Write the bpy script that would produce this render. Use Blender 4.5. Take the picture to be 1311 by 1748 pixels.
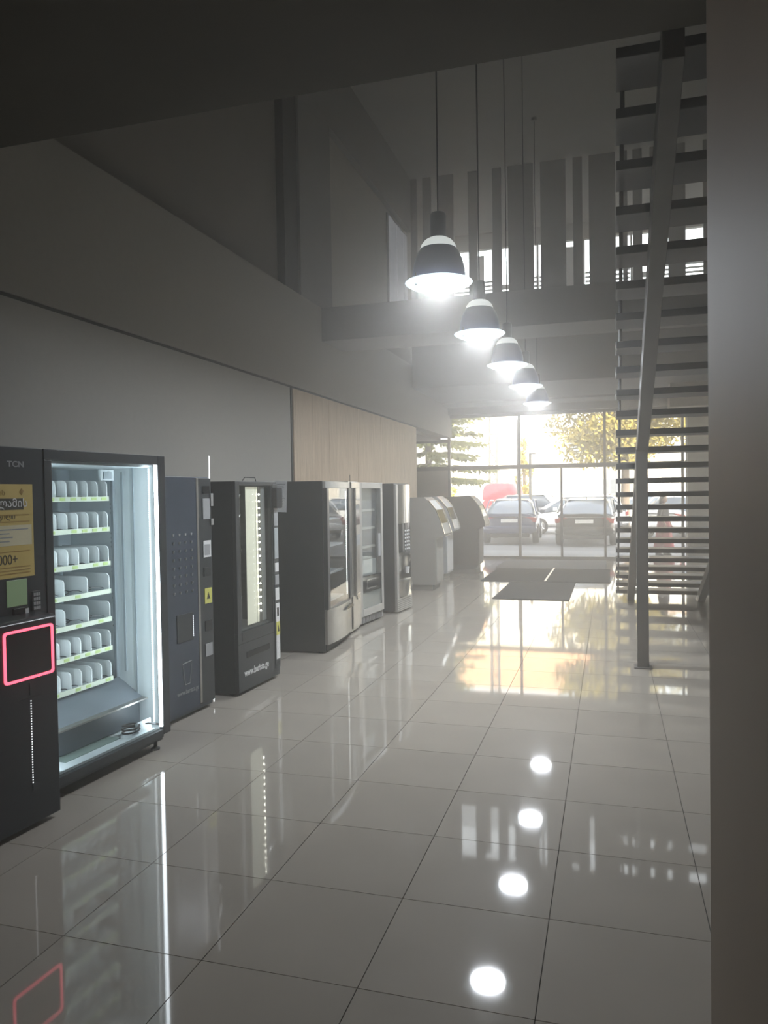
import bpy, bmesh, math, random
from mathutils import Vector, Matrix
random.seed(7)
R = math.radians
S = bpy.context.scene
C = S.collection
for o in list(bpy.data.objects): bpy.data.objects.remove(o)

# ------------------------------------------------------------------ camera
YAW, PITCH, ROLL = R(16.5), R(1.41), .0157
F = Vector((-math.sin(YAW)*math.cos(PITCH), math.cos(YAW)*math.cos(PITCH), -math.sin(PITCH)))
RT0 = Vector((math.cos(YAW), math.sin(YAW), 0)); UP0 = RT0.cross(F)
RT = (RT0*math.cos(ROLL) - UP0*math.sin(ROLL)); UP = (UP0*math.cos(ROLL) + RT0*math.sin(ROLL))
cam = bpy.data.objects.new('camera', bpy.data.cameras.new('camera')); C.objects.link(cam)
M = Matrix((RT, UP, -F)).transposed().to_4x4(); M.translation = (0, 0, 1.68)
cam.matrix_world = M
cam.data.sensor_fit = 'HORIZONTAL'; cam.data.sensor_width = 36; cam.data.lens = 1300/1311*36
cam.data.clip_start = .05; cam.data.clip_end = 600
S.camera = cam

# ------------------------------------------------------------------ world, sun, exposure
w = bpy.data.worlds.new('world'); S.world = w; w.use_nodes = True
nt = w.node_tree; bg = nt.nodes['Background']
sky = nt.nodes.new('ShaderNodeTexSky'); sky.sky_type = 'NISHITA'; sky.sun_disc = False
sky.sun_elevation = R(36); sky.sun_rotation = R(140); sky.dust_density = 2.5; sky.air_density = 1.2
hs_ = nt.nodes.new('ShaderNodeHueSaturation'); hs_.inputs['Saturation'].default_value = .35
wm_ = nt.nodes.new('ShaderNodeMix'); wm_.data_type = 'RGBA'; wm_.blend_type = 'MULTIPLY'; wm_.inputs[0].default_value = 1; wm_.inputs[7].default_value = (1, .93, .84, 1)
nt.links.new(sky.outputs[0], hs_.inputs['Color']); nt.links.new(hs_.outputs[0], wm_.inputs[6]); nt.links.new(wm_.outputs[2], bg.inputs[0]); bg.inputs[1].default_value = .8
sun = bpy.data.objects.new('sun', bpy.data.lights.new('sun', 'SUN')); C.objects.link(sun)
sun.data.energy = 10.0; sun.data.angle = R(.6); sun.data.color = (1, .86, .66)
sun.rotation_euler = Vector((.5, -.6, .55)).to_track_quat('Z', 'Y').to_euler()
HAZE = .026
LAMP_W = 29
def portal(x0, x1, z0, z1, y):
    l = bpy.data.lights.new('window_portal', 'AREA'); l.shape = 'RECTANGLE'; l.size = x1-x0; l.size_y = z1-z0; l.cycles.is_portal = True
    o = bpy.data.objects.new('window_portal', l); C.objects.link(o); o.location = ((x0+x1)/2, y, (z0+z1)/2); o.rotation_euler = (R(-90), 0, 0)
portal(-5.2, 3.3, 0, 3.65, 19.45); portal(-3.9, 3.3, 4.3, 7.75, 19.45)
S.view_settings.view_transform = 'Standard'; S.view_settings.look = 'None'
S.view_settings.exposure = 1.0; S.view_settings.gamma = 1; S.view_settings.use_curve_mapping = False
cy = S.cycles
cy.use_denoising = True; cy.max_bounces = 8; cy.diffuse_bounces = 4; cy.glossy_bounces = 4; cy.transmission_bounces = 6
cy.transparent_max_bounces = 16; cy.volume_bounces = 1; cy.sample_clamp_indirect = 4; cy.caustics_reflective = False; cy.caustics_refractive = False
cy.volume_step_rate = 4

# ------------------------------------------------------------------ materials
MATS = {}
def mat(name, col, rough=.6, metal=0., emit=None, es=0., var=.06, scale=6., bump=0., trans=0., spec=.5, coat=0., rand=0.):
    if name in MATS: return MATS[name]
    m = bpy.data.materials.new(name); m.use_nodes = True; t = m.node_tree; p = t.nodes['Principled BSDF']
    col = tuple(col)+(1,) if len(col) == 3 else col
    tc = t.nodes.new('ShaderNodeTexCoord'); n = t.nodes.new('ShaderNodeTexNoise'); n.inputs['Scale'].default_value = scale; n.inputs['Detail'].default_value = 5
    t.links.new(tc.outputs['Object'], n.inputs['Vector'])
    r = t.nodes.new('ShaderNodeValToRGB')
    r.color_ramp.elements[0].position = .3; r.color_ramp.elements[1].position = .7
    r.color_ramp.elements[0].color = tuple(c*(1-var) for c in col[:3])+(1,); r.color_ramp.elements[1].color = tuple(min(1, c*(1+var)) for c in col[:3])+(1,)
    t.links.new(n.outputs['Fac'], r.inputs[0])
    out = r.outputs[0]
    if rand:
        oi = t.nodes.new('ShaderNodeObjectInfo'); mr = t.nodes.new('ShaderNodeMapRange'); mr.inputs[3].default_value = 1-rand; mr.inputs[4].default_value = 1+rand
        hs = t.nodes.new('ShaderNodeHueSaturation'); t.links.new(oi.outputs['Random'], mr.inputs[0]); t.links.new(mr.outputs[0], hs.inputs['Value']); t.links.new(out, hs.inputs['Color']); out = hs.outputs[0]
    t.links.new(out, p.inputs['Base Color'])
    p.inputs['Roughness'].default_value = rough; p.inputs['Metallic'].default_value = metal; p.inputs['Specular IOR Level'].default_value = spec
    p.inputs['Coat Weight'].default_value = coat; p.inputs['Coat Roughness'].default_value = .05
    if trans: p.inputs['Transmission Weight'].default_value = trans
    if emit: p.inputs['Emission Color'].default_value = tuple(emit)+(1,); p.inputs['Emission Strength'].default_value = es
    if bump:
        b = t.nodes.new('ShaderNodeBump'); b.inputs['Strength'].default_value = bump; b.inputs['Distance'].default_value = .01
        t.links.new(n.outputs['Fac'], b.inputs['Height']); t.links.new(b.outputs[0], p.inputs['Normal'])
    MATS[name] = m; return m
def glass(name, tint=(1, 1, 1), refl=.08, dirt=0.):
    if name in MATS: return MATS[name]
    m = bpy.data.materials.new(name); m.use_nodes = True; t = m.node_tree; t.nodes.clear()
    o = t.nodes.new('ShaderNodeOutputMaterial'); tr = t.nodes.new('ShaderNodeBsdfTransparent'); tr.inputs[0].default_value = tint+(1,)
    g = t.nodes.new('ShaderNodeBsdfGlossy'); g.inputs['Roughness'].default_value = .02
    lw = t.nodes.new('ShaderNodeLayerWeight'); lw.inputs[0].default_value = .5
    pw = t.nodes.new('ShaderNodeMath'); pw.operation = 'POWER'; pw.inputs[1].default_value = 5; t.links.new(lw.outputs['Facing'], pw.inputs[0])
    fr = t.nodes.new('ShaderNodeMapRange'); fr.inputs[3].default_value = .025; fr.inputs[4].default_value = .8; t.links.new(pw.outputs[0], fr.inputs[0])
    mx = t.nodes.new('ShaderNodeMixShader'); t.links.new(fr.outputs[0], mx.inputs[0]); t.links.new(tr.outputs[0], mx.inputs[1]); t.links.new(g.outputs[0], mx.inputs[2])
    last = mx
    if dirt:
        d = t.nodes.new('ShaderNodeBsdfTranslucent'); d.inputs[0].default_value = (.8, .8, .8, 1)
        n = t.nodes.new('ShaderNodeTexNoise'); n.inputs['Scale'].default_value = 3; ma = t.nodes.new('ShaderNodeMath'); ma.operation = 'MULTIPLY'; ma.inputs[1].default_value = dirt
        t.links.new(n.outputs['Fac'], ma.inputs[0]); m2 = t.nodes.new('ShaderNodeMixShader'); t.links.new(ma.outputs[0], m2.inputs[0]); t.links.new(mx.outputs[0], m2.inputs[1]); t.links.new(d.outputs[0], m2.inputs[2]); last = m2
    t.links.new(last.outputs[0], o.inputs[0]); MATS[name] = m; return m
def wood(name, c1, c2, axis=0, rough=.5):
    m = bpy.data.materials.new(name); m.use_nodes = True; t = m.node_tree; p = t.nodes['Principled BSDF']
    tc = t.nodes.new('ShaderNodeTexCoord'); mp = t.nodes.new('ShaderNodeMapping'); mp.inputs['Scale'].default_value = (9, 9, .7)
    n = t.nodes.new('ShaderNodeTexNoise'); n.inputs['Scale'].default_value = 2.2; n.inputs['Detail'].default_value = 8; n.inputs['Distortion'].default_value = 1.2
    r = t.nodes.new('ShaderNodeValToRGB'); r.color_ramp.elements[0].color = c1+(1,); r.color_ramp.elements[1].color = c2+(1,); r.color_ramp.elements[0].position = .35; r.color_ramp.elements[1].position = .68
    t.links.new(tc.outputs['Object'], mp.inputs[0]); t.links.new(mp.outputs[0], n.inputs['Vector']); t.links.new(n.outputs['Fac'], r.inputs[0]); t.links.new(r.outputs[0], p.inputs['Base Color'])
    p.inputs['Roughness'].default_value = rough; MATS[name] = m; return m

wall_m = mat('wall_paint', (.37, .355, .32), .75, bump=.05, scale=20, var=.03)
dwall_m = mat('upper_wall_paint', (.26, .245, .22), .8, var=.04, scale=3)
ceil_m = mat('ceiling_paint', (.34, .34, .33), .8, var=.04, scale=2)
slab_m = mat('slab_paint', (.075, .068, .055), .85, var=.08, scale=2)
beam_m = mat('beam_paint', (.27, .27, .265), .8, var=.04, scale=2)
dark_m = mat('dark_recess', (.055, .055, .055), .7)
pillar_m = mat('pillar_paint', (.42, .335, .255), .6, var=.05, scale=2)
tile_m = mat('polished_tile', (.42, .38, .325), .042, var=.05, scale=1.6, rand=.03, spec=.44)
grout_m = mat('grout', (.03, .028, .025), .8)
wood_m = wood('panel_wood', (.40, .29, .19), (.53, .41, .29))
slat_m = mat('slat_board', (.075, .075, .08), .6, var=.15, scale=4)
tread_m = mat('tread_steel', (.085, .085, .088), .38, var=.1, scale=8)
strg_m = mat('stringer_steel', (.13, .125, .12), .45, var=.12, scale=6)
alu_m = mat('window_aluminium', (.16, .16, .165), .45, metal=.3)
pane_m = glass('window_glass', (.97, .985, .98), dirt=.05)
mglass_m = glass('machine_glass', (.93, .95, .95))
blk_m = mat('machine_black', (.018, .022, .028), .28, var=.15, scale=3, spec=.5)
blk2_m = mat('machine_graphite', (.032, .037, .043), .35, var=.12, scale=4)
navy_m = mat('machine_navy', (.04, .055, .085), .3, var=.1, scale=4)
gls_m = mat('glossy_black', (.012, .014, .017), .08)
liner_m = mat('cabinet_liner', (.62, .68, .70), .45, var=.03)
liner2_m = mat('liner_back', (.30, .35, .38), .5, var=.03)
div_m = mat('divider_plastic', (.82, .85, .85), .35, var=.02)
strip_m = mat('price_strip', (.70, .76, .62), .4, var=.05)
green_m = mat('price_label_green', (.50, .66, .22), .5)
chrome_m = mat('chrome', (.72, .72, .70), .16, metal=1., var=.05)
steel_m = mat('brushed_steel', (.42, .41, .39), .32, metal=.85, var=.08, scale=12)
silver_m = mat('silver_paint', (.42, .42, .41), .35, metal=.4, var=.05)
led_m = mat('led_white', (.9, .95, 1), .4, emit=(.86, .94, 1), es=6.)
ledw_m = mat('led_warm_point', (1, .97, .88), .4, emit=(1, .95, .82), es=16.)
leds_m = mat('small_light_point', (1, 1, 1), .4, emit=(.95, .97, 1), es=.9)
red_m = mat('led_red', (.9, .1, .12), .4, emit=(1, .10, .16), es=1.3)
cream_m = mat('backlit_cream', (.70, .68, .55), .5, emit=(.85, .82, .66), es=.26)
white_m = mat('white_print', (.78, .78, .78), .6, var=.02)
grey_m = mat('grey_sticker', (.35, .36, .37), .6)
yel_m = mat('poster_yellow_glow', (.44, .34, .10), .55, var=.04, scale=2, emit=(.6, .43, .12), es=.045)  # printed yellow with a weak glow added to brighten it
ysk_m = mat('sticker_yellow', (.70, .68, .16), .6)
ink_m = mat('dark_ink', (.05, .045, .03), .7)
cream2_m = mat('poster_pale', (.74, .68, .46), .6)
lcd_m = mat('lcd_green', (.16, .22, .13), .3, emit=(.2, .3, .16), es=.15)
lgrey_m = mat('kiosk_grey', (.32, .32, .30), .5, var=.04)
dgrey_m = mat('kiosk_dark', (.17, .165, .155), .5, var=.04)
rub_m = mat('rubber', (.02, .02, .02), .8)
matr_m = mat('mat_fibre', (.06, .062, .06), .95, bump=.6, scale=90, var=.25)
paper_m = mat('paper', (.72, .74, .76), .8, var=.02)
pad_m = mat('green_pad', (.20, .27, .24), .7)
asph_m = mat('asphalt', (.15, .155, .17), .9, bump=.4, scale=30, var=.2)

# ------------------------------------------------------------------ mesh helpers
class MB:
    def __init__(s): s.v = []; s.f = []
    def add(s, vs, fs):
        n = len(s.v); s.v += [tuple(v) for v in vs]; s.f += [tuple(n+i for i in f) for f in fs]; return s
    def box(s, x0, x1, y0, y1, z0, z1):
        return s.add([(x0,y0,z0),(x1,y0,z0),(x1,y1,z0),(x0,y1,z0),(x0,y0,z1),(x1,y0,z1),(x1,y1,z1),(x0,y1,z1)],
                     [(0,3,2,1),(4,5,6,7),(0,1,5,4),(1,2,6,5),(2,3,7,6),(3,0,4,7)])
    def prism(s, pts, axis, a0, a1):   # pts: 2-D outline of the two other axes, in order
        def mk(p, a):
            q = list(p); q.insert(axis, a); return q
        n = len(pts); vs = [mk(p, a0) for p in pts]+[mk(p, a1) for p in pts]
        return s.add(vs, [tuple(range(n))[::-1], tuple(range(n, 2*n))]+[(i, (i+1) % n, n+(i+1) % n, n+i) for i in range(n)])
    def tube(s, pts, r, seg=8, r1=None):
        pts = [Vector(p) for p in pts]; n = len(pts); vs = []; a = None
        for i, p in enumerate(pts):
            d = (pts[min(i+1, n-1)]-pts[max(i-1, 0)]).normalized()
            if a is None: a = d.orthogonal().normalized()
            a = (a-d*a.dot(d)).normalized(); b = d.cross(a); rr = r if r1 is None else r+(r1-r)*i/(n-1)
            vs += [p+(a*math.cos(2*math.pi*k/seg)+b*math.sin(2*math.pi*k/seg))*rr for k in range(seg)]
        fs = [(i*seg+k, i*seg+(k+1) % seg, (i+1)*seg+(k+1) % seg, (i+1)*seg+k) for i in range(n-1) for k in range(seg)]
        fs += [tuple(range(seg))[::-1], tuple(range((n-1)*seg, n*seg))]
        return s.add(vs, fs)
    def lathe(s, prof, seg=32, c=(0, 0, 0), cap=True):
        vs = [(c[0]+r*math.cos(2*math.pi*k/seg), c[1]+r*math.sin(2*math.pi*k/seg), c[2]+z) for r, z in prof for k in range(seg)]
        n = len(prof); fs = [(i*seg+k, i*seg+(k+1) % seg, (i+1)*seg+(k+1) % seg, (i+1)*seg+k) for i in range(n-1) for k in range(seg)]
        if cap: fs += [tuple(range(seg))[::-1], tuple(range((n-1)*seg, n*seg))]
        return s.add(vs, fs)
    def build(s, name, m, parent=None, bevel=0., smooth=False, loc=None):
        me = bpy.data.meshes.new(name); me.from_pydata(s.v, [], s.f); me.materials.append(m)
        bm = bmesh.new(); bm.from_mesh(me); bmesh.ops.recalc_face_normals(bm, faces=bm.faces); bm.to_mesh(me); bm.free()
        if smooth:
            me.shade_smooth(); me.set_sharp_from_angle(angle=R(38)) if hasattr(me, 'set_sharp_from_angle') else None
        o = bpy.data.objects.new(name, me); C.objects.link(o)
        if parent: o.parent = parent
        if loc: o.location = loc
        if bevel:
            b = o.modifiers.new('bevel', 'BEVEL'); b.width = bevel; b.segments = 2; b.limit_method = 'ANGLE'
        return o
def box(name, m, x0, x1, y0, y1, z0, z1, parent=None, bevel=0.):
    return MB().box(x0, x1, y0, y1, z0, z1).build(name, m, parent, bevel)
def rbox2d(x0, x1, z0, z1, r, seg=4, corners='1111'):
    out = []
    for i, (cx, cz, a) in enumerate([(x1-r, z0+r, -90), (x1-r, z1-r, 0), (x0+r, z1-r, 90), (x0+r, z0+r, 180)]):
        if corners[i] == '1': out += [(cx+r*math.cos(R(a+90*k/seg)), cz+r*math.sin(R(a+90*k/seg))) for k in range(seg+1)]
        else: out.append([(x1, z0), (x1, z1), (x0, z1), (x0, z0)][i])
    return out
def tag(o, label=None, cat=None, group=None, kind=None):
    if label: o['label'] = label
    if cat: o['category'] = cat
    if group: o['group'] = group
    if kind: o['kind'] = kind
    return o
def thing(name, label, cat, loc=(0, 0, 0), rz=0., group=None):
    o = bpy.data.objects.new(name, None); C.objects.link(o); o.empty_display_size = .1; o.location = loc; o.rotation_euler = (0, 0, rz)
    return tag(o, label, cat, group)
def struct(o): o['kind'] = 'structure'; return o
def copy_tree(o, parent=None):
    c = o.copy(); C.objects.link(c)
    if parent: c.parent = parent
    for ch in o.children: copy_tree(ch, c)
    return c
GEO = None
def text(name, body, size, x, y, z, m, parent, depth=.0015, sx=1., align='LEFT', bold=0.):
    cu = bpy.data.curves.new(name, 'FONT'); cu.body = body; cu.size = size; cu.extrude = depth/2; cu.align_x = align; cu.offset = bold
    to = bpy.data.objects.new(name+'_tmp', cu); C.objects.link(to)
    bpy.context.view_layer.update()
    me = bpy.data.meshes.new_from_object(to.evaluated_get(bpy.context.evaluated_depsgraph_get()))
    bpy.data.objects.remove(to); me.materials.clear(); me.materials.append(m)
    o = bpy.data.objects.new(name, me); C.objects.link(o); o.parent = parent; o.rotation_euler = (R(90), 0, 0); o.location = (x, y, z); o.scale = (sx, 1, 1)
    return o

# ================================================================== STRUCTURE
XL, XR, YB, YG = -3.9, 3.4, -1.2, 19.25      # left wall plane, right wall, back wall, glazing
ZB0, ZB1, ZC = 3.08, 4.32, 8.15              # band bottom / top, upper ceiling
# floor with individual tiles
fl = struct(box('floor', grout_m, -5.2, XR+.2, YB-.1, YG+.1, -.12, -.006))
TX, TY, OX, OY, J = .595, .593, -.24, 2.41, .0035
me_tile = None
far = MB()
k0, k1 = math.floor((-5.2-OX)/TX), math.ceil((XR-OX)/TX)
for j in range(math.floor((YB-OY)/TY), math.ceil((YG-OY)/TY)):
    for i in range(k0, k1):
        xa, xb, ya, yb = OX+i*TX+J/2, OX+(i+1)*TX-J/2, OY+j*TY+J/2, OY+(j+1)*TY-J/2
        xa = max(xa, -5.15); xb = min(xb, XR+.1); yb = min(yb, YG+.05)
        if xb-xa < .02 or yb-ya < .02: continue
        # tiles one by one where the photograph shows them; the rest joined
        if 1.1 < ya < 12.3 and xa > XL+.9 and xb < .175*ya+.6:
            if me_tile is None:
                t = MB().box(-(TX-J)/2, (TX-J)/2, -(TY-J)/2, (TY-J)/2, -.010, 0).build('tile', tile_m, fl); me_tile = t
            else: t = me_tile.copy(); C.objects.link(t)
            t.location = ((xa+xb)/2, (ya+yb)/2, 0)
        else: far.box(xa, xb, ya, yb, -.010, 0)
fo = far.build('tile', tile_m, fl); fo['kind'] = 'stuff'
# left wall with band, moulding and wood panels
wl = struct(MB().box(XL-.25, XL, YB, 15.6, 0, ZB0-.03).build('wall_left', wall_m))
struct(MB().box(XL-.25, XL+.005, YB, YG+.2, ZB0, ZB1).build('trim_1', wall_m))
box('recessed_joint', dark_m, XL-.2, XL-.012, YB, 15.6, ZB0-.032, ZB0+.001, wl)
box('joint_strip', dark_m, XL-.01, XL+.012, 9.02, 9.06, 0, ZB0-.03, wl)
for k in range(5):
    y0 = 9.07+k*1.3; box('panel', wood_m, XL, XL+.022, y0+.004, min(y0+1.296, 15.6), 0, ZB0-.035, wl, .002)
# alcove behind the wall end
struct(box('wall_alcove', wall_m, -5.2, -5.05, 15.6, YG, 0, 3.02)); struct(box('wall_alcove_back', wall_m, -5.2, XL-.25, 15.45, 15.6, 0, 3.02))
struct(box('ceiling_alcove', wall_m, -5.2, XL-.25, 15.45, YG, 3.0, 3.12))
# upper left wall, pier, bulkhead beam
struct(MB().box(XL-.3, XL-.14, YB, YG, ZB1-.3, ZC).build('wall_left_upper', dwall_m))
struct(box('recess_shade', dark_m, XL-.142, XL-.03, 9.02, 9.45, ZB1, ZC-.9))  # dark panel, shadow of the recess beside the pier put into its colour
struct(box('trim_3', beam_m, XL-.14, XL+.004, 9.45, 10.64, ZB1, 7.1))
struct(box('trim_4', beam_m, XL-.14, XL+.006, YB, 15.44, 7.07, ZC))
wlu = struct(box('wall_left_bay', dwall_m, XL-.14, XL-.10, 12.9, 15.44, ZB1, 4.92)); bay_m = mat('bay_paint', (.44, .42, .38), .8, var=.03)
struct(MB().prism([(10.64, ZB1), (12.9, ZB1), (12.9, 4.92), (15.44, 4.92), (15.44, 7.07), (10.64, 7.07)], 0, XL-.14, XL-.10).build('wall_left_bay_upper', bay_m))
w3 = struct(box('window_3', alu_m, XL-.10, XL-.07, 13.95, 15.35, 4.95, 6.98))
for k in range(5):
    box('curtain_fold', mat('sheer_curtain_glow', (.55, .55, .55), .8, emit=(.75, .78, .85), es=.07), XL-.07, XL-.045-.012*(k % 2), 14.0+.26*k, 14.25+.26*k, 5.0, 6.94, w3, .008)  # daylight behind the curtain put in as a weak glow
# right and back walls, upper ceiling
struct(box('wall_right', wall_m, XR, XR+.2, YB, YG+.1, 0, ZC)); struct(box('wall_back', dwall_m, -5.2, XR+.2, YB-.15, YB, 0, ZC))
struct(box('ceiling', ceil_m, XL-.3, XR+.2, YB-.15, YG+.2, ZC, ZC+.15))
struct(box('shade_storeys', wall_m, -12, 10, YB-.1, YG+.1, ZC+.16, 12.2))  # unseen mass added above the roof to shade the cars and ground outside
# slab above the camera
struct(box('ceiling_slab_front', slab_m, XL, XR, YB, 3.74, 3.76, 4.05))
# cross beam over the hall
struct(box('cross_beam', beam_m, XL, XR, 10.18, 11.05, 3.85, ZB1))
# upper floor slab at the far end and its header
struct(box('ceiling_slab_far', beam_m, XL, XR, 15.44, YG-.02, 3.84, 4.12)); struct(box('upper_parapet', beam_m, XL, XR, 15.36, 15.50, 3.84, 4.78))
struct(box('trim_5', beam_m, XL, XR, 19.0, YG+.1, 3.63, 3.84)); struct(box('trim_6', ceil_m, XL, XR, 18.1, 19.0, 3.80, 3.84))
# pillar at the right edge of the view
struct(box('wall_end_right', pillar_m, .162, .75, .55, 1.4, 0, 3.76))
# pier right of the glazing
struct(box('wall_front_pier', wall_m, 1.74, 2.22, YG-.35, YG+.1, 0, 3.63))
struct(box('trim_7', wall_m, 1.2, XR, 16.6, 17.3, 3.35, 3.84))

# glazing at the far end
g1 = struct(MB().box(-5.1, XR, YG-.06, YG+.08, 0, .05).build('window_1', alu_m))
box('transom', alu_m, -5.05, XR, YG-.05, YG+.05, 2.235, 2.34, g1); box('head_rail', alu_m, XL, XR, YG-.05, YG+.05, 3.56, 3.64, g1); box('alcove_head', alu_m, -5.05, XL, YG-.05, YG+.05, 2.95, 3.03, g1)
mxs = [-4.83, -3.93, -2.15, -.1, 1.66, 2.27, 3.35]
for x in mxs: box('mullion', alu_m, x-.03, x+.03, YG-.06, YG+.06, .05, 3.60 if x > -4 else 2.98, g1)
for x in (-1.13,): box('mullion', alu_m, x-.028, x+.028, YG-.05, YG+.05, .05, 2.24, g1)
lo = [-3.93, -2.15, -1.13, -.1, 1.66, 2.27, 3.35]
for a, b in zip(lo, lo[1:]): box('pane', pane_m, a+.03, b-.03, YG-.006, YG+.006, .05, 2.235, g1)
up = [-3.93, -2.15, -.1, 1.66, 2.27, 3.35]
for a, b in zip(up, up[1:]): box('pane', pane_m, a+.03, b-.03, YG-.006, YG+.006, 2.34, 3.56, g1)
box('pane', pane_m, -4.8, -3.96, YG-.006, YG+.006, 2.34, 2.95, g1)
box('infill_panel', wall_m, -5.05, -3.96, YG-.03, YG+.03, .05, 2.235, g1)
# upper glazing behind the slats
g2 = struct(MB().box(XL, XR, YG-.06, YG+.08, 4.12, 4.25).build('window_2', alu_m))
box('wall_above', ceil_m, XL, XR, YG-.05, YG+.1, 7.76, ZC, g2)
bays = [-3.85+.55*k for k in range(14)]
for k, x in enumerate(bays): box('mullion', alu_m, x-.025, x+.025, YG-.05, YG+.05, 4.25, 7.76, g2)
pinkm = mat('spandrel_pinkish', (.55, .50, .50), .6); louv_m = mat('louver_white', (.62, .62, .64), .5)
for k, (a, b) in enumerate(zip(bays, bays[1:])):
    box('pane', pane_m, a+.025, b-.025, YG-.006, YG+.006, 4.25, 7.76, g2)
    mb = MB()
    if k % 3 == 2:
        z = 4.4
        while z < 6.95:
            mb.prism([(a+.275+.19*math.cos(2*math.pi*q/10), z+.065*math.sin(2*math.pi*q/10)) for q in range(10)], 1, YG+.07, YG+.1); z += .16
        mb.box(a+.03, a+.06, YG+.07, YG+.1, 4.25, 7.0).box(b-.06, b-.03, YG+.07, YG+.1, 4.25, 7.0)
    else:
        z = 4.32
        while z < 6.95: mb.box(a+.03, b-.03, YG+.07, YG+.10, z, z+.045); z += .105
    lv = mb.build('sun_louvers', louv_m, g2); lv['kind'] = 'stuff'
    if k in (1, 3, 5): box('spandrel', pinkm, a+.03, a+.33, YG-.04, YG-.01, 4.25, 7.6, g2)

# ================================================================== SLAT SCREEN
ss = thing('slat_screen', 'tall screen of dark vertical boards of uneven widths closing off the upper floor', 'screen', (0, 15.46, 4.78))
def px2x(px, Y):    # horizontal pixel measured in the photograph -> world X on the plane Y
    t = (px-655.5+ROLL*450)/1300; a = math.atan(t)-YAW; return Y*math.tan(a)
bm_top = ZC-4.78
for a, b in [(697, 712), (722, 736), (747, 774), (799, 814), (840, 855), (866, 909), (921, 964), (976, 992), (1003, 1048), (1060, 1068), (1077, 1093), (1106, 1129), (1137, 1166), (1196, 1240), (1260, 1300)]:
    xa, xb = max(px2x(a, 15.46), XL), min(px2x(b, 15.46), XR)
    if xb > xa: box('slat', slat_m, xa, xb, -.03, .03, .0, bm_top, ss, .004)

# ================================================================== PENDANT LAMPS
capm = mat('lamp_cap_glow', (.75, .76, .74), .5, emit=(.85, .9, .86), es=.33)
shadem = mat('lamp_shade_flare_blue', (.09, .13, .30), .3)  # blue of the lens flare put into the shade colour
bulbm = mat('lamp_diffuser', (1, 1, 1), .5, emit=(.78, .88, 1), es=5.)
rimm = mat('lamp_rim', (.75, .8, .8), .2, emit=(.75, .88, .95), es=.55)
housm = mat('lamp_housing', (.03, .035, .045), .4)
def lamp():
    o = thing('pendant_lamp', '', 'lamp')
    MB().lathe([(.16, .0), (.2, .012), (.242, .035), (.247, .042), (.243, .047), (.2, .055), (.186, .06)], 48, cap=False).build('rim', rimm, o, smooth=True)
    sh = [(.19, .058), (.194, .10), (.188, .15), (.172, .21), (.15, .26), (.132, .285)]
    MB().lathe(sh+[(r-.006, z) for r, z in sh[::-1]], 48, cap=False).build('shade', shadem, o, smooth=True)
    MB().lathe([(.134, .285), (.124, .315), (.10, .345), (.07, .362), (.03, .37)], 40).build('cap', capm, o, smooth=True)
    MB().lathe([(.165, .022), (.17, .035), (.17, .06)], 40).build('diffuser', bulbm, o, smooth=True)
    h = MB().lathe([(.05, .36), (.058, .37), (.058, .53), (.05, .545), (.012, .55)], 24).build('housing', housm, o, smooth=True)
    MB().box(-.14, -.134, -.145, -.139, .0, .09).build('clip', housm, o)
    return o
lp = lamp()
lamps_xyz = [(-1.184, 5.50), (-1.195, 7.40), (-1.175, 9.33), (-1.16, 11.3), (-1.20, 13.6)]
lab = ['nearest and largest bell-shaped pendant lamp with glowing cap, hanging highest in the view',
       'second bell-shaped pendant lamp from the viewer, below and right of the largest one',
       'third bell-shaped pendant lamp, middle of the row of five',
       'fourth bell-shaped pendant lamp, glowing disc just above the smallest one',
       'smallest and farthest pendant lamp, hanging just above the entrance window']
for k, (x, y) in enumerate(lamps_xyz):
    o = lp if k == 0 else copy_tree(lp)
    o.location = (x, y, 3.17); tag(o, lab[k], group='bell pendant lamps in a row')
    MB().tube([(0, 0, .54), (.003*(-1)**k, 0, 2.2), (-.004, .0, 3.6), (0, 0, ZC-3.17)], .006, 6).build('cable', housm, o)
    MB().lathe([(.045, -.05), (.05, -.02), (.05, 0)], 16, c=(0, 0, ZC-3.17)).build('ceiling_rose', ceil_m, o)
    l = bpy.data.lights.new('lamp_light', 'AREA'); l.shape = 'DISK'; l.size = .32; l.energy = LAMP_W; l.color = (.90, .95, 1)
    lo_ = bpy.data.objects.new('lamp_light', l); C.objects.link(lo_); lo_.location = (x, y, 3.175)

# ================================================================== STAIRCASE
st = thing('staircase', 'open-riser dark steel staircase climbing towards the viewer on two stringers', 'stairs', (0, 0, 0))
RS, GO, Y0 = .15, .3225, 12.45
me_t = None
for k in range(1, 27):
    yn = Y0-GO*k
    if me_t is None:
        me_t = MB().box(.05, 1.55, 0, .345, -.055, 0).build('tread', tread_m, st, .004); t = me_t
    else: t = me_t.copy(); C.objects.link(t)
    t.location = (0.035-.035*k/26, yn, RS*k)
me_r = None
for k in range(1, 26):
    yn = Y0-GO*k
    if me_r is None:
        me_r = MB().tube([(0, 0, 0), (0, 0, RS-.05)], .013, 8).build('spacer_rod', strg_m, st); t = me_r
    else: t = me_r.copy(); C.objects.link(t)
    t.location = (.118-.035*k/26, yn+.02, RS*k)
sl = RS/GO
for x0 in (.25, 1.24):
    # rectangular tube stringer following the pitch below the treads
    ya, yb = Y0+.05, 3.80
    za = 0.; zb = (Y0-yb)*sl-.02
    MB().prism([(Y0+.02, 0), (Y0+.02-.32/sl*.55, 0), (yb, zb-.34), (yb, zb-.10), (Y0-.1, .02)], 0, x0, x0+.10).build('stringer', strg_m, st, .004)
    for k in range(1, 27):
        pass
MB().box(.24, .345, 7.49, 7.60, 0, 2.05).box(.21, .375, 7.46, 7.63, 0, .012).build('post', strg_m, st, .003)

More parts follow.
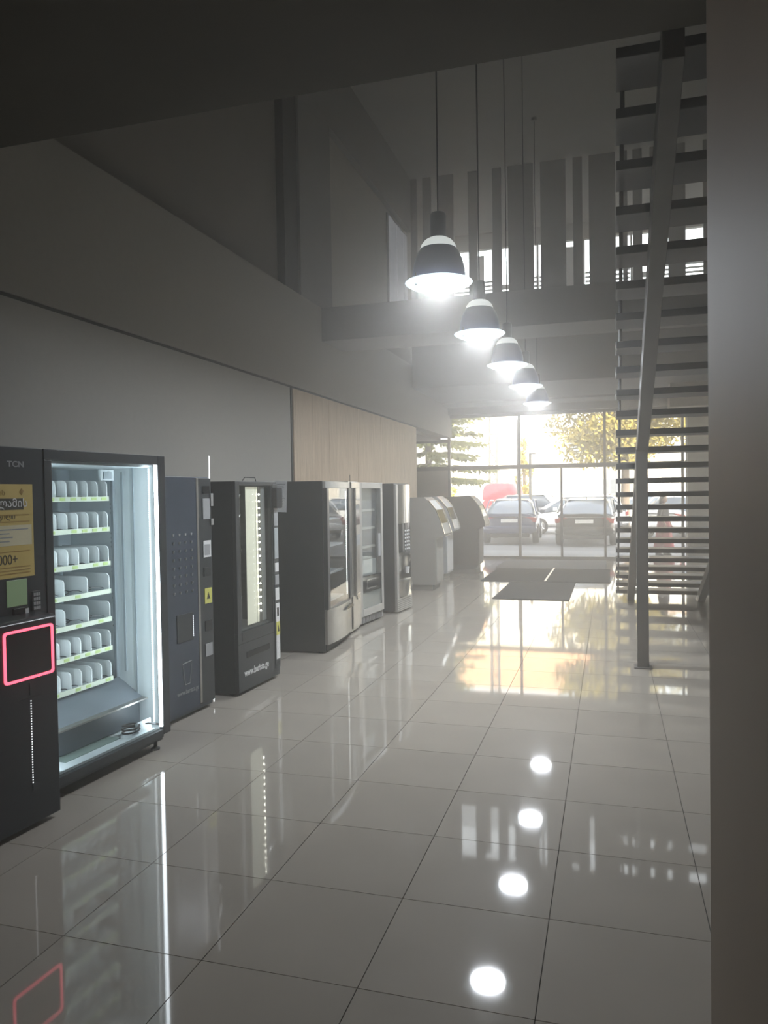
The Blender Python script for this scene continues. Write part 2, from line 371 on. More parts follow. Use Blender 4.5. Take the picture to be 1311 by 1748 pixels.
# ================================================================== MACHINES
def machine(name, label, cat, near, far_, group=None):
    d = Vector((far_[0]-near[0], far_[1]-near[1])); a = math.atan2(d.y, d.x)
    return thing(name, label, cat, (near[0], near[1], 0), a, group), d.length
# ---- M1: large glass-front machine
m1, L1 = machine('vending_machine', 'large dark vending machine with brightly lit trays, yellow poster and red-ringed hatch', 'vending machine', (-3.01, 2.835), (-2.885, 4.43))
L1 = 1.645; D1 = .80
H1 = 1.95
c = MB().box(0, .64, .0, D1, .10, H1).box(.64, L1, D1-.05, D1, .10, H1).box(L1-.04, L1, .0, D1-.05, .10, H1).box(.64, L1-.04, 0, D1-.05, H1-.055, H1).box(.64, L1-.04, 0, D1-.05, .06, .135)
c.build('cabinet', blk_m, m1, .006)
box('door_rail', blk_m, L1-.075, L1, -.035, 0, .10, H1-.0, m1, .004)
MB().box(.60, L1-.075, -.035, 0, H1-.06, H1).box(.60, L1-.075, -.035, 0, .085, .135).box(.60, .655, -.035, 0, .135, H1-.06).build('door_frame', blk2_m, m1, .003)
box('control_panel', blk2_m, 0, .60, -.03, 0, .10, H1, m1, .004)
# liner
MB().box(.645, L1-.045, D1-.07, D1-.055, .14, H1-.06).build('back_liner', liner2_m, m1)
ln = MB().box(L1-.055, L1-.042, .02, D1-.07, .14, H1-.06).box(.642, .655, .02, D1-.07, .14, H1-.06).box(.655, L1-.055, .02, D1-.07, H1-.075, H1-.06).build('side_liner', liner_m, m1)
MB().box(L1-.062, L1-.055, .27, .285, .5, 1.85).box(L1-.062, L1-.055, .18, .19, .2, 1.88).box(L1-.075, L1-.055, .34, .36, .42, 1.84).build('liner_groove', liner2_m, ln)
box('floor_tray', liner_m, .655, L1-.055, .0, D1-.07, .135, .15, m1)
box('pad', pad_m, .82, 1.28, .08, .30, .15, .154, m1)
# chute flap below the trays
MB().prism([(.30, .40), (.62, .40), (.62, .16), (.17, .16), (.17, .34), (.19, .35)], 0, .66, 1.585).build('chute', mat('chute_dark', (.075, .09, .105), .45), m1)
MB().prism([(.14, .33), (.34, .455), (.36, .445), (.16, .32)], 0, .66, 1.587).build('chute_flap', mat('flap_grey', (.15, .175, .20), .4), m1)
box('chute_lip', steel_m, .66, 1.585, .10, .165, .325, .335, m1)
MB().prism([(.03, .15), (.05, .15), (.06, .21), (.04, .22)], 0, 1.40, 1.53).build('bracket', liner_m, m1)
# socket plate on the liner
MB().box(1.30, 1.42, D1-.60, D1-.585, 1.79, 1.86).build('thermostat_plate', liner_m, m1); MB().box(1.325, 1.395, D1-.606, D1-.60, 1.80, 1.845).build('thermostat_window', liner2_m, m1)
# trays
def divider(parent, x, z, h=.118):
    return MB().prism([(p[0], p[1]) for p in [(.31, z+.012)]+[(.31, z+h-.03)]+[(.31+.03-.03*math.cos(R(a)), z+h-.03+.03*math.sin(R(a))) for a in (20, 45, 70, 90)]+[(.70, z+h), (.70, z+.012)]], 0, x-.004, x+.004).build('divider', div_m, parent)
div0 = {}
for r_, zt in enumerate([1.672, 1.470, 1.244, 1.058, .872, .678, .474]):
    tr = box('tray', liner_m, .66, 1.485, .31, .72, zt-.012, zt-.002, m1)
    box('price_rail', strip_m, .66, 1.485, .298, .309, zt-.014, zt+.016, tr)
    sp = .2 if r_ in (3, 4) else .0905
    xs = []; x = 1.485-.004
    x = 1.481 if r_ in (3, 4) else 1.480
    while x > .68: xs.append(x); x -= sp
    for i, x in enumerate(xs):
        if (r_ > 0 or i > 0):
            pass
        if 'd' not in div0: div0['d'] = divider(tr, 0, 0); dd = div0['d']
        else: dd = div0['d'].copy(); C.objects.link(dd); dd.parent = tr
        dd.location = (x, 0, zt)
    lb = MB(); sc = MB(); pl = MB()
    for i, x in enumerate(xs):
        if random.random() < .75: lb.box(x-sp*.5-.022, x-sp*.5+.022, .296, .2985, zt-.008, zt+.010)
        if x-sp > .66:
            # coil front and small dark pusher plate in each lane
            cx, rr = x-sp/2, sp*.36
            sc.tube([(cx+rr*math.cos(q*.7), .33+.012*q, zt+.008+rr*.18+rr*.18*math.sin(q*.7)) for q in range(26)], .003, 4)
            if (i+r_) % 3 == 1 and r_ != 3 and r_ != 4: pl.box(cx-.03, cx+.03, .50, .505, zt+.01, zt+.075)
            if r_ in (3, 4) and i % 2 == 0: pl.box(cx-.05, cx+.03, .60, .61, zt+.01, zt+.09)
    lb.build('price_label', green_m, tr); sc.build('spiral_coils', blk2_m, tr)['kind'] = 'stuff'
    if pl.v: pl.build('pusher_plate', liner2_m, tr)
hol = MB()
for zz in (1.63, 1.60, 1.57, 1.43, 1.40, 1.37, 1.34, 1.20, 1.17, 1.02, .99, .84, .80, .64, .61, .44): hol.box(1.583, 1.586, .36, .375, zz, zz+.012)
hol.build('shelf_holes', blk2_m, m1)
# small items left in the lanes: slim clear bottles
bt = None
for (x, z, nm) in [(1.165, 1.470, 'left-hand slim bottle lying in the second tray of the lit machine'), (1.255, 1.470, 'right-hand slim bottle standing in the second tray of the lit machine'), (1.255, 1.244, 'slim bottle standing in the third tray of the lit machine'), (1.255, .678, 'slim bottle standing in the sixth tray of the lit machine')]:
    if bt is None:
        bt = MB().lathe([(.012, 0), (.013, .004), (.013, .05), (.006, .062), (.006, .072), (.007, .073), (.007, .08)], 12).build('bottle', div_m, smooth=True); b = bt
    else: b = bt.copy(); C.objects.link(b)
    b.matrix_world = Matrix.Translation((-3.01, 2.835, 0)) @ Matrix.Rotation(math.atan2(1.595, .125), 4, 'Z') @ Matrix.Translation((x-.005, .48, z+.012))
    tag(b, nm, 'bottle', 'small bottles in the lit trays')
# LED strips and glass
box('led_strip', led_m, 1.556, 1.570, -.03, -.012, .155, 1.888, m1)
lb = MB(); z = .17
while z < 1.87: lb.box(1.582, 1.588, .05, .058, z, z+.006); z += .012
lb.build('light_beads', leds_m, m1)
box('door_glass', mglass_m, .655, L1-.09, -.022, -.018, .137, H1-.06, m1)
l = bpy.data.lights.new('machine_light', 'AREA'); l.shape = 'RECTANGLE'; l.size = .02; l.size_y = 1.7; l.energy = 2; l.color = (.82, .93, 1)
lo_ = bpy.data.objects.new('machine_light', l); C.objects.link(lo_)
W1 = Matrix.Translation((-3.01, 2.835, 0)) @ Matrix.Rotation(math.atan2(1.595, .125), 4, 'Z')
lo_.location = W1 @ Vector((1.53, .0, 1.02)); _d = (W1.to_3x3() @ Vector((-.62, .78, 0))).normalized()
lo_.matrix_world = Matrix.Translation(lo_.location) @ Matrix((Vector((0, 0, 1)).cross(_d)*-1, Vector((0, 0, 1)), -_d)).transposed().to_4x4()
l2 = l.copy(); l2.energy = 2.2; lo2 = bpy.data.objects.new('machine_light', l2); C.objects.link(lo2); _d = (W1.to_3x3() @ Vector((.55, .83, 0))).normalized()
lo2.matrix_world = Matrix.Translation(W1 @ Vector((.68, .02, 1.02))) @ Matrix((Vector((0, 0, 1)).cross(_d)*-1, Vector((0, 0, 1)), -_d)).transposed().to_4x4()
MB().tube([(1.36+.06*math.cos(q*.45), .06+.05*math.sin(q*.45), .165+.0015*q) for q in range(34)]+[(1.50, .03, .19), (1.56, .0, .17)], .006, 6).build('cable', rub_m, m1)
# poster and controls
po = box('poster', yel_m, .13, .518, -.033, -.030, 1.273, 1.757, m1)
box('poster_banner', ink_m, .20, .455, -.0345, -.033, 1.624, 1.683, po)
text('poster_title', 'რეკლამის', .056, .180, -.0348, 1.640, white_m, po, bold=.0004)
text('poster_line', 'ადგილი', .038, .24, -.0335, 1.578, ink_m, po)
text('poster_line', 'აქ არის', .036, .20, -.0335, 1.700, mat('ink_brown', (.35, .22, .05), .7), po)
text('poster_number', '60 000+', .072, .205, -.0335, 1.345, ink_m, po, sx=.85)
MB().box(.20, .505, -.0345, -.033, 1.44, 1.545).build('poster_field', cream2_m, po)
for (xx, zz, ww) in [(.16, 1.520, .32), (.16, 1.500, .2), (.16, 1.480, .22), (.16, 1.460, .2)]: box('poster_field_line', grey_m, xx+.06, xx+ww, -.0352, -.0345, zz, zz+.006, po)
for zz, ww in [(1.560, .29), (1.552, .0), (1.595, .33), (1.406, .30), (1.325, .30), (1.309, .34), (1.293, .26)]:
    if ww: box('poster_print_line', mat('ink_brown', (.35, .22, .05), .7), .5-ww, .49, -.0345, -.033, zz, zz+.005, po)
MB().prism([(.43, 1.715), (.445, 1.70), (.46, 1.722), (.445, 1.735)], 1, -.0345, -.033).build('poster_emblem', mat('ink_brown', (.35, .22, .05), .7), po)
text('maker_letters', 'TCN', .042, .36, -.0305, 1.847, grey_m, m1, bold=.001, sx=1.25)
MB().box(.335, .465, -.034, -.03, 1.125, 1.262).build('display_screen', lcd_m, m1, .002)
bv = MB().box(.365, .46, -.045, -.03, 1.06, 1.115).build('note_acceptor', gls_m, m1, .003); box('note_slot_light', white_m, .437, .458, -.048, -.045, 1.063, 1.108, bv)
kp = MB().box(.495, .548, -.04, -.03, 1.085, 1.19).build('keypad', blk2_m, m1, .002)
for a in range(3):
    for b_ in range(4): box('key', grey_m, .499+.016*a, .512+.016*a, -.043, -.04, 1.092+.024*b_, 1.108+.024*b_, kp)
MB().prism(rbox2d(.49, .56, 1.0, 1.075, .012), 1, -.04, -.03).build('coin_unit', blk_m, m1)
# lower pick-up box with red light ring
hb = MB().prism([(-.17, .0+.03), (-.17, 1.06), (-.155, 1.075), (0, 1.085), (0, .03)], 0, -.0, .517).build('pickup_box', blk_m, m1, .004)
ring = MB(); o_ = rbox2d(.176, .492, .772, 1.030, .018); i_ = rbox2d(.188, .480, .784, 1.018, .012); n = len(o_)
vs = [(p[0], -.171, p[1]) for p in o_]+[(p[0], -.171, p[1]) for p in i_]+[(p[0], -.178, p[1]) for p in o_]+[(p[0], -.178, p[1]) for p in i_]
ring.add(vs, [f for i in range(n) for f in ((i, (i+1) % n, n+(i+1) % n, n+i), (2*n+i, 2*n+(i+1) % n, 3*n+(i+1) % n, 3*n+i), (i, (i+1) % n, 2*n+(i+1) % n, 2*n+i), (n+i, n+(i+1) % n, 3*n+(i+1) % n, 3*n+i))])
ring.build('light_ring', red_m, hb)
MB().prism(rbox2d(.192, .476, .788, 1.014, .01), 1, -.173, -.169).build('hatch_door', gls_m, hb)
bd = MB(); z = .24
while z < .66: bd.box(.336, .340, -.1725, -.17, z, z+.005); z += .013
bd.build('light_beads', leds_m, hb)  # glowing dots drawn for a reflection of LEDs across the hall
MB().box(.26, .40, -.173, -.17, .675, .678).box(.33, .334, -.173, -.17, .69, .75).build('hatch_seam', rub_m, hb)
MB().box(.335, .375, -.175, -.17, .20, .235).build('lock_plate', blk2_m, hb)
for x in (.07, .48, .60, 1.55):
    for y in (.0, .7): MB().lathe([(.028, 0), (.03, .012), (.012, .02), (.012, .105)], 14, c=(x, y+.02, 0)).build('foot', rub_m, m1)
box('kick_plate', blk2_m, .52, L1-.02, .02, .04, .045, .10, m1)
# generic closed cabinet
def cabinet(name, label, near, far_, D, H, m, top=None, z0=.02, grp=None, cat='vending machine', hollow=None):
    o, L = machine(name, label, cat, near, far_, grp)
    if hollow:
        a0, a1, b0, b1, dp = hollow
        b = MB().box(0, L, dp, D, z0, H).box(0, a0, .015, dp, z0, H).box(a1, L, .015, dp, z0, H).box(a0, a1, .015, dp, z0, b0).box(a0, a1, .015, dp, b1, H).build('cabinet', m, o)
    else: b = MB().box(0, L, .015, D, z0, H).build('cabinet', m, o, .006)
    for x in (.06, L-.06):
        for y in (.08, D-.08): MB().lathe([(.024, 0), (.024, z0+.004)], 12, c=(x, y, 0)).build('foot', rub_m, o)
    return o, L
# ---- M2 coffee machine beside it
m2, L = cabinet('coffee_machine', 'bluish dark coffee machine with faint button grid, just past the lit vending machine', (-3.11, 4.70), (-3.055, 5.43), .76, 1.83, navy_m)
d = MB().prism(rbox2d(.0, .515, .06, 1.82, .006), 1, -.02, .015).build('door', navy_m, m2)
box('side_trim', steel_m, .518, .545, -.022, .015, .075, 1.82, m2, .002)
pp = box('payment_panel', blk2_m, .548, L-.012, -.018, .015, .06, 1.82, m2, .002)
MB().box(.235, .44, -.026, -.02, .59, .80).build('cup_door', blk2_m, d, .003)
bd = MB()
for q in range(12): bd.box(.432, .437, -.029, -.026, .615+.014*q, .622+.014*q)
bd.build('light_beads', leds_m, d)
for a in range(4):
    for b_ in range(8):
        x, z = .215+.075*a, 1.385-.062*b_
        MB().lathe([(.006, 0), (.011, .02)], 8, c=(x, -.021, z)).build('drink_icon', grey_m, d) if b_ else MB().lathe([(.006, 0), (.009, .018)], 8, c=(x, -.021, z)).build('drink_icon', white_m, d)
cu = [(.30, .405), (.325, .265), (.385, .265), (.41, .41)]
lg = MB()
for p, q in zip(cu, cu[1:]): lg.tube([(p[0], -.021, p[1]), (q[0], -.021, q[1])], .003, 5)
lg.tube([(.295, -.021, .408), (.295, -.021, .425), (.41, -.021, .432), (.412, -.021, .41)], .003, 5); lg.build('cup_emblem', grey_m, d)
text('web_address', 'www.barista.ge', .052, .225, -.0215, .195, grey_m, d, sx=.85)
box('code_label', white_m, .600, .700, -.022, -.018, 1.20, 1.33, pp); box('code_label_print', grey_m, .612, .688, -.0228, -.022, 1.215, 1.30, pp)
box('warning_sticker', ysk_m, .605, .700, -.022, -.018, .835, .955, pp); MB().prism([(.63, .87), (.675, .87), (.652, .925)], 1, -.0235, -.022).build('warning_triangle', ink_m, pp)
for z0_, z1_, mm in [(1.50, 1.66, grey_m), (1.05, 1.12, blk_m), (.62, .70, gls_m), (.42, .52, grey_m), (1.70, 1.76, gls_m)]: box('payment_module', mm, .60, .695, -.024, -.018, z0_, z1_, pp, .002)
bd = MB(); z = .05
while z < 1.99: bd.box(L-.004, L+.002, -.006, .0, z, z+.005); z += .013
bd.box(L-.003, L+.001, -.003, .003, .03, 2.0); bd.build('edge_light', leds_m, m2)
for _a, _b in ((1.60, 1.70), (1.45, 1.50)): box('hinge', silver_m, L-.03, L+.004, -.03, 0, _a, _b, m2, .002)
# ---- M3 coffee vending machine with lit window
m3, L = cabinet('coffee_machine', 'black coffee machine with cream backlit window, dotted lights and web address below', (-2.99, 5.70), (-2.95, 6.43), .86, 1.80, blk_m, hollow=(.06, .62, .53, 1.77, .32))
d = MB().box(.0, L, -.02, .015, .03, .52).box(0, .06, -.02, .015, .52, 1.80).box(.06, L, -.02, .015, 1.765, 1.80).box(.62, .64, -.02, .015, .52, 1.765).build('door', blk2_m, m3, .003)
MB().box(.06, .62, .30, .31, .54, 1.77).box(.06, .07, .02, .3, .54, 1.77).box(.06, .62, .02, .30, .53, .54).build('window_box', mat('window_box_grey', (.16, .17, .165), .5), m3)
box('backlit_panel', cream_m, .235, .40, .02, .024, .56, 1.755, m3); box('backlit_panel_edge', cream_m, .41, .44, .02, .024, .56, 1.755, m3)
box('inner_column', silver_m, .50, .57, .02, .06, .56, 1.755, m3)
for q in range(18):
    z = 1.687-q*.0605
    MB().lathe([(.001, -.007), (.0065, -.003), (.0065, .003), (.001, .007)], 8, c=(.447, .008, z)).build('led_point', ledw_m, m3)
    MB().lathe([(.001, -.003), (.0028, 0), (.001, .003)], 6, c=(.345, .012, z)).build('led_point', leds_m, m3)
box('door_glass', mglass_m, .06, .62, -.014, -.010, .52, 1.765, m3)
for z in (.75, 1.1, 1.45, 1.62): MB().tube([(.10, .05, z), (.15, .05, z+.01), (.19, .05, z+.07 if z != 1.1 else z+.12)], .005, 6).build('inner_bracket', chrome_m, m3)
pc = box('payment_column', blk2_m, .642, L+.002, -.026, .0, .10, 1.78, m3, .003)
for z0_, z1_, mm in [(1.60, 1.74, gls_m), (1.40, 1.56, grey_m), (1.10, 1.38, mat('panel_pale', (.42, .46, .48), .4)), (.98, 1.06, white_m), (.86, .95, grey_m), (.72, .83, white_m), (.42, .69, white_m), (.18, .42, white_m)]: box('payment_label', mm, .655, L-.008, -.031, -.026, z0_, z1_, pc)
box('warning_sticker', ysk_m, .655, L-.008, -.033, -.031, .40, .52, pc); MB().prism([(.675, .43), (.71, .43), (.692, .49)], 1, -.0345, -.033).build('warning_triangle', ink_m, pc)
box('coin_window', gls_m, .675, .705, -.033, -.031, .57, .65, pc)
box('cup_slot', gls_m, .13, .54, -.024, -.02, .300, .352, d, .002); box('window_ledge', blk_m, .06, .62, -.024, -.02, .455, .53, d, .003)
box('seam', rub_m, 0, .64, -.0215, -.02, .43, .436, d)
text('web_address', 'www.barista.ge', .083, .09, -.022, .150, white_m, d, sx=.83, bold=.0018)
MB().tube([(.35, .12, 1.80), (.40, .12, 1.84), (.62, .14, 1.84), (.64, .14, 1.80)], .004, 6).build('wire_handle', rub_m, m3)
MB().prism(rbox2d(.625, .735, 1.56, 1.745, .02), 1, -.075, -.03).build('card_terminal', rub_m, m3)
# ---- notice
pn = MB().add([(-3.40, 7.4235, 1.50), (-3.275, 7.4235, 1.495), (-3.262, 7.4255, 1.826), (-3.40, 7.4255, 1.835), (-3.40, 7.4255, 1.50), (-3.275, 7.4255, 1.495), (-3.262, 7.4275, 1.826), (-3.40, 7.4275, 1.835)], [(0, 1, 2, 3), (7, 6, 5, 4), (0, 4, 5, 1), (1, 5, 6, 2), (2, 6, 7, 3), (3, 7, 4, 0)]).build('notice_sheet', paper_m)
tag(pn, 'white printed notice sheet taped on the black side of the silver-doored fridge', 'notice')
for k, z in enumerate([1.79, 1.765, 1.75, 1.72, 1.70, 1.66, 1.64, 1.61, 1.585, 1.56]):
    box('print_line', mat('print_grey', (.25, .27, .3), .7), -3.385, -3.385+[.10, .08, .09, .06, .07, .07, .1, .07, .08, .05][k], 7.4222, 7.4236, z, z+.005, pn)
# ---- M5 drinks fridge machine
m5, L = cabinet('drink_vending_machine', 'black-sided drinks machine with tall glass and bowed silver lower door', (-2.87, 7.47), (-2.945, 8.5), .97, 1.82, blk_m, hollow=(.10, .90, .46, 1.745, .42))
def bow(x0, x1, dep, n=12): return [(x0+(x1-x0)*i/n, -dep*math.sin(math.pi*i/n)**.7 if 0 < i < n else 0) for i in range(n+1)]
def bowslab(name, x0, x1, dep, z0, z1, m, par, y=.015, th=.03):
    f_ = bow(x0, x1, dep); pts = [(p[0], p[1]-th+y) for p in f_]+[(p[0], y) for p in f_[::-1]]
    return MB().prism(pts, 2, z0, z1).build(name, m, par, smooth=True)
bowslab('lower_door', .02, L-.02, .05, .09, .46, steel_m, m5); bowslab('header', .02, L-.02, .05, 1.745, 1.815, silver_m, m5)
for _a, _b in ((.02, .10), (L-.13, L-.02)): box('door_stile', blk2_m, _a, _b, -.03, .015, .46, 1.745, m5, .003)
MB().box(.10, L-.13, .40, .41, .46, 1.745).box(.10, .11, .02, .4, .46, 1.745).build('interior', mat('fridge_inside', (.22, .24, .26), .5), m5)
for z in (.5, .80, 1.1, 1.4): box('shelf', mat('fridge_shelf', (.3, .33, .36), .4), .11, L-.13, .05, .40, z, z+.02, m5)
bd = MB(); z = .52
while z < 1.71: bd.box(.885, .895, .0, .006, z, z+.007); z += .02
bd.build('light_beads', mat('led_soft', (1, 1, 1), .4, emit=(1, 1, .97), es=4.), m5)
box('door_glass', mglass_m, .10, L-.13, -.02, -.016, .46, 1.745, m5)
MB().prism([(.50, .385), (.86, .385), (.80, .425), (.62, .415)], 1, -.085, -.05).build('door_handle', gls_m, m5)
box('red_indicator', mat('red_print', (.75, .05, .06), .5, emit=(1, .1, .1), es=.4), .15, .24, .02, .03, 1.52, 1.66, m5)
box('kick_plate', rub_m, .03, L-.03, .0, .02, .02, .09, m5)
# ---- silver payment column
m5b, L = cabinet('payment_terminal', 'narrow silver payment column between the drinks machine and the framed snack machine', (-2.96, 8.56), (-2.985, 8.98), .5, 1.83, steel_m, cat='payment terminal')
box('front_plate', steel_m, .02, L-.02, -.02, .015, .06, 1.82, m5b, .008)
MB().tube([(.10, -.035, .45), (.10, -.035, 1.75)], .015, 10).build('edge_bar', chrome_m, m5b)
box('card_slot', gls_m, .16, .34, -.03, -.02, 1.30, 1.55, m5b, .004); box('screen', gls_m, .14, .36, -.03, -.02, 1.60, 1.75, m5b, .004); box('coin_tray', gls_m, .18, .32, -.03, -.02, .40, .47, m5b, .004); box('note_slot', grey_m, .16, .34, -.03, -.02, 1.05, 1.18, m5b, .004)
# ---- M6 silver framed snack machine
m6, L = cabinet('snack_machine', 'snack machine with silver-framed glass door and black pick-up panel', (-3.028, 9.04), (-2.953, 9.8), .80, 1.82, silver_m, z0=.03, hollow=(.07, .69, .62, 1.745, .06))
MB().box(0, .07, -.035, .015, .12, 1.82).box(L-.07, L, -.035, .015, .12, 1.82).box(.07, L-.07, -.035, .015, 1.745, 1.82).box(.07, L-.07, -.035, .015, .12, .215).build('door_frame', silver_m, m6, .005)
box('lower_glass_panel', mat('smoked_panel', (.16, .18, .17), .15), .07, L-.07, -.02, .0, .215, .42, m6)
pk = box('pickup_panel', gls_m, .07, L-.07, -.028, .0, .42, .62, m6); MB().box(.20, .50, -.036, -.028, .455, .468).box(.20, .50, -.036, -.028, .565, .578).box(.20, .21, -.036, -.028, .468, .565).build('pickup_flap_frame', chrome_m, pk)
MB().box(.07, L-.07, .03, .05, .62, 1.745).build('interior', mat('snack_inside', (.10, .11, .12), .25), m6)
for z in (.75, .98, 1.22, 1.45): box('shelf', silver_m, .09, .56, .0, .03, z, z+.03, m6)
box('button_panel', grey_m, .60, .68, -.03, .0, .85, 1.15, m6); box('product_display', mat('snack_display', (.3, .32, .34), .3), .10, .54, -.012, .0, .63, .83, m6)
box('door_glass', mglass_m, .07, L-.07, -.024, -.020, .62, 1.745, m6)
MB().box(.0, L, -.012, .0, .03, .11).build('kick_plate', grey_m, m6)
gr = MB()
for q in range(16): gr.box(.03+.045*q, .045+.045*q, -.016, -.012, .035, .105)
gr.build('vent_fins', blk2_m, m6)
MB().tube([(.45, .3, 1.82), (.45, .3, 1.93)], .004, 6).build('antenna', rub_m, m6)
# ---- M7 coffee machine with chrome front
m7, L = cabinet('coffee_machine', 'dark-sided narrow coffee machine with chrome curved front and button pad', (-2.864, 10.2), (-2.805, 10.78), .82, 1.815, blk2_m)
bowslab('upper_front', .08, L-.02, .03, 1.25, 1.80, chrome_m, m7); bowslab('middle_front', .08, L-.02, .02, .84, 1.25, gls_m, m7); bowslab('dispense_bay', .08, L-.02, .006, .45, .84, gls_m, m7)
bowslab('lower_front', .08, L-.02, .06, .22, .45, chrome_m, m7); MB().box(0, .08, -.02, .015, .20, 1.80).build('side_frame', silver_m, m7, .004)
bs = box('base_plate', silver_m, .0, L, -.02, .015, .02, .20, m7)
for q in range(6): box('base_groove', blk2_m, .02, L-.02, -.023, -.02, .035+.027*q, .043+.027*q, bs)
for a in range(3):
    for b_ in range(6): box('button', white_m, .28+.075*a, .32+.075*a, -.042, -.025, .87+.052*b_, .893+.052*b_, m7, .003)
MB().lathe([(.03, 0), (.04, .09), (.043, .092)], 16, c=(.36, -.03, .53)).build('cup_holder', white_m, m7, smooth=True)
MB().tube([(.43, -.06, .28), (.46, -.075, .38), (.44, -.05, .45)], .012, 8).build('grab_bar', chrome_m, m7)
# ---- kiosks
def kiosk(label, near, body, front, H=1.60):
    o = thing('payment_kiosk', label, 'kiosk', (near[0], near[1], 0), R(90), 'payment kiosks with sloping screens')
    Wd, Dp = .62, .80
    prof = [(0, .10), (0, .90), (-.14, .93), (-.15, .97), (-.10, 1.15), (-.01, 1.38), (.12, H-.06), (.19, H), (Dp, H-.02), (Dp, .10)]
    MB().prism(prof, 0, 0, Wd).build('body', body, o, .004)
    MB().box(.02, Wd-.02, .06, Dp-.04, 0, .10).build('plinth', mat('plinth_grey', (.22, .22, .21), .6), o)
    box('front_door', front, .03, Wd-.03, -.012, 0, .14, .88, o, .003)
    def sl_(p0, p1, x0, x1, off, th, nm, m):
        a, b = Vector(p0), Vector(p1); nrm = Vector((-(b-a).y, (b-a).x)).normalized()
        if nrm.x > 0: nrm = -nrm
        A, B = a+nrm*off, b+nrm*off; A2, B2 = a+nrm*(off+th), b+nrm*(off+th)
        return MB().prism([tuple(A), tuple(B), tuple(B2), tuple(A2)], 0, x0, x1).build(nm, m, o)
    sl_((-.10, 1.15), (-.01, 1.38), .08, Wd-.08, .0, .006, 'screen', gls_m)
    sl_((-.01, 1.38), (.12, H-.06), .06, Wd-.06, .0, .006, 'sign_panel', white_m)
    for x in (0, Wd-.025):
        for a, b in zip(prof[3:7], prof[4:7]): sl_(a, b, x, x+.025, .0, .014, 'edge_trim', chrome_m)
    box('keyboard_shelf', chrome_m, .05, Wd-.05, -.16, -.135, .925, .945, o, .003)
    return o
kiosk('light grey payment kiosk with sloping screen, right after the chrome coffee machine', (-2.845, 12.65), lgrey_m, lgrey_m)
kiosk('pale payment kiosk half hidden between the light grey and the brown-grey kiosks', (-3.03, 14.45), mat('kiosk_pale', (.42, .44, .46), .4), white_m)
kiosk('brown-grey payment kiosk with sloping screen, nearest to the entrance glazing', (-2.72, 16.35), dgrey_m, dgrey_m)

# ---- floor mats and paper strip
def fmat(pts, label, m=matr_m, h=.012):
    o = MB().prism(pts, 2, .0005, h).build('floor_mat', m); tag(o, label, 'mat', 'entrance mats'); return o
fmat([(-1.77, 11.87), (-.60, 11.87), (-.60, 14.16), (-1.77, 14.16)], 'dark entrance mat nearest the viewer, lying lengthways')
fmat([(-2.34, 14.2), (.0, 14.2), (.0, 16.58), (-2.34, 16.58)], 'widest dark entrance mat, crossways behind the nearest mat')
fmat([(-2.42, 16.64), (-.08, 16.64), (-.08, 18.7), (-2.42, 18.7)], 'paler grey entrance mat directly at the foot of the glazing', mat('mat_pale', (.16, .16, .165), .9, bump=.4, scale=60, var=.2))
tag(MB().box(-1.17, -1.135, 14.26, 16.75, .013, .017).build('metal_strip', mat('strip_metal', (.75, .73, .68), .3)), 'bright narrow metal strip lying along the middle of the widest mat', 'strip')

# ================================================================== OUTSIDE
struct(box('ground', asph_m, -80, 80, YG+.1, 160, -.15, -.005))
struct(box('pavement', mat('pavement_grey', (.24, .245, .26), .85, scale=3, var=.1), -30, 30, YG+.1, 21.8, -.02, .0))
struct(box('canopy', beam_m, -7, 6, YG+.1, 21.4, 3.98, 4.2))
def ring_body(sec, m, name, parent, caps=True):
    # sec: list of (y, [(x,z)...]) closed rings with equal counts
    n = len(sec[0][1]); vs = [(x, y, z) for y, r_ in sec for x, z in r_]
    fs = [(i*n+k, i*n+(k+1) % n, (i+1)*n+(k+1) % n, (i+1)*n+k) for i in range(len(sec)-1) for k in range(n)]
    if caps: fs += [tuple(range(n))[::-1], tuple(range((len(sec)-1)*n, len(sec)*n))]
    return MB().add(vs, fs).build(name, m, parent, smooth=True)
def sect(hw, z0, z1, tw, n=20, e=4.):
    out = []
    for k in range(n):
        a = 2*math.pi*k/n; ca, sa = math.cos(a), math.sin(a)
        x = abs(ca)**(2/e)*(1 if ca >= 0 else -1); z = abs(sa)**(2/e)*(1 if sa >= 0 else -1)
        zz = (z0+z1)/2+z*(z1-z0)/2; t = (zz-z0)/(z1-z0); out.append((x*(hw+(tw-hw)*max(0, t)), zz))
    return out
carglass = mat('car_glass', (.10, .13, .18), .08, spec=.9)
tyre_m = mat('tyre', (.02, .02, .022), .85); rim_m = mat('alloy', (.45, .45, .46), .3, metal=.8)
tail_m = mat('tail_light', (.30, .02, .02), .25); plate_m = mat('number_plate', (.7, .7, .7), .5)
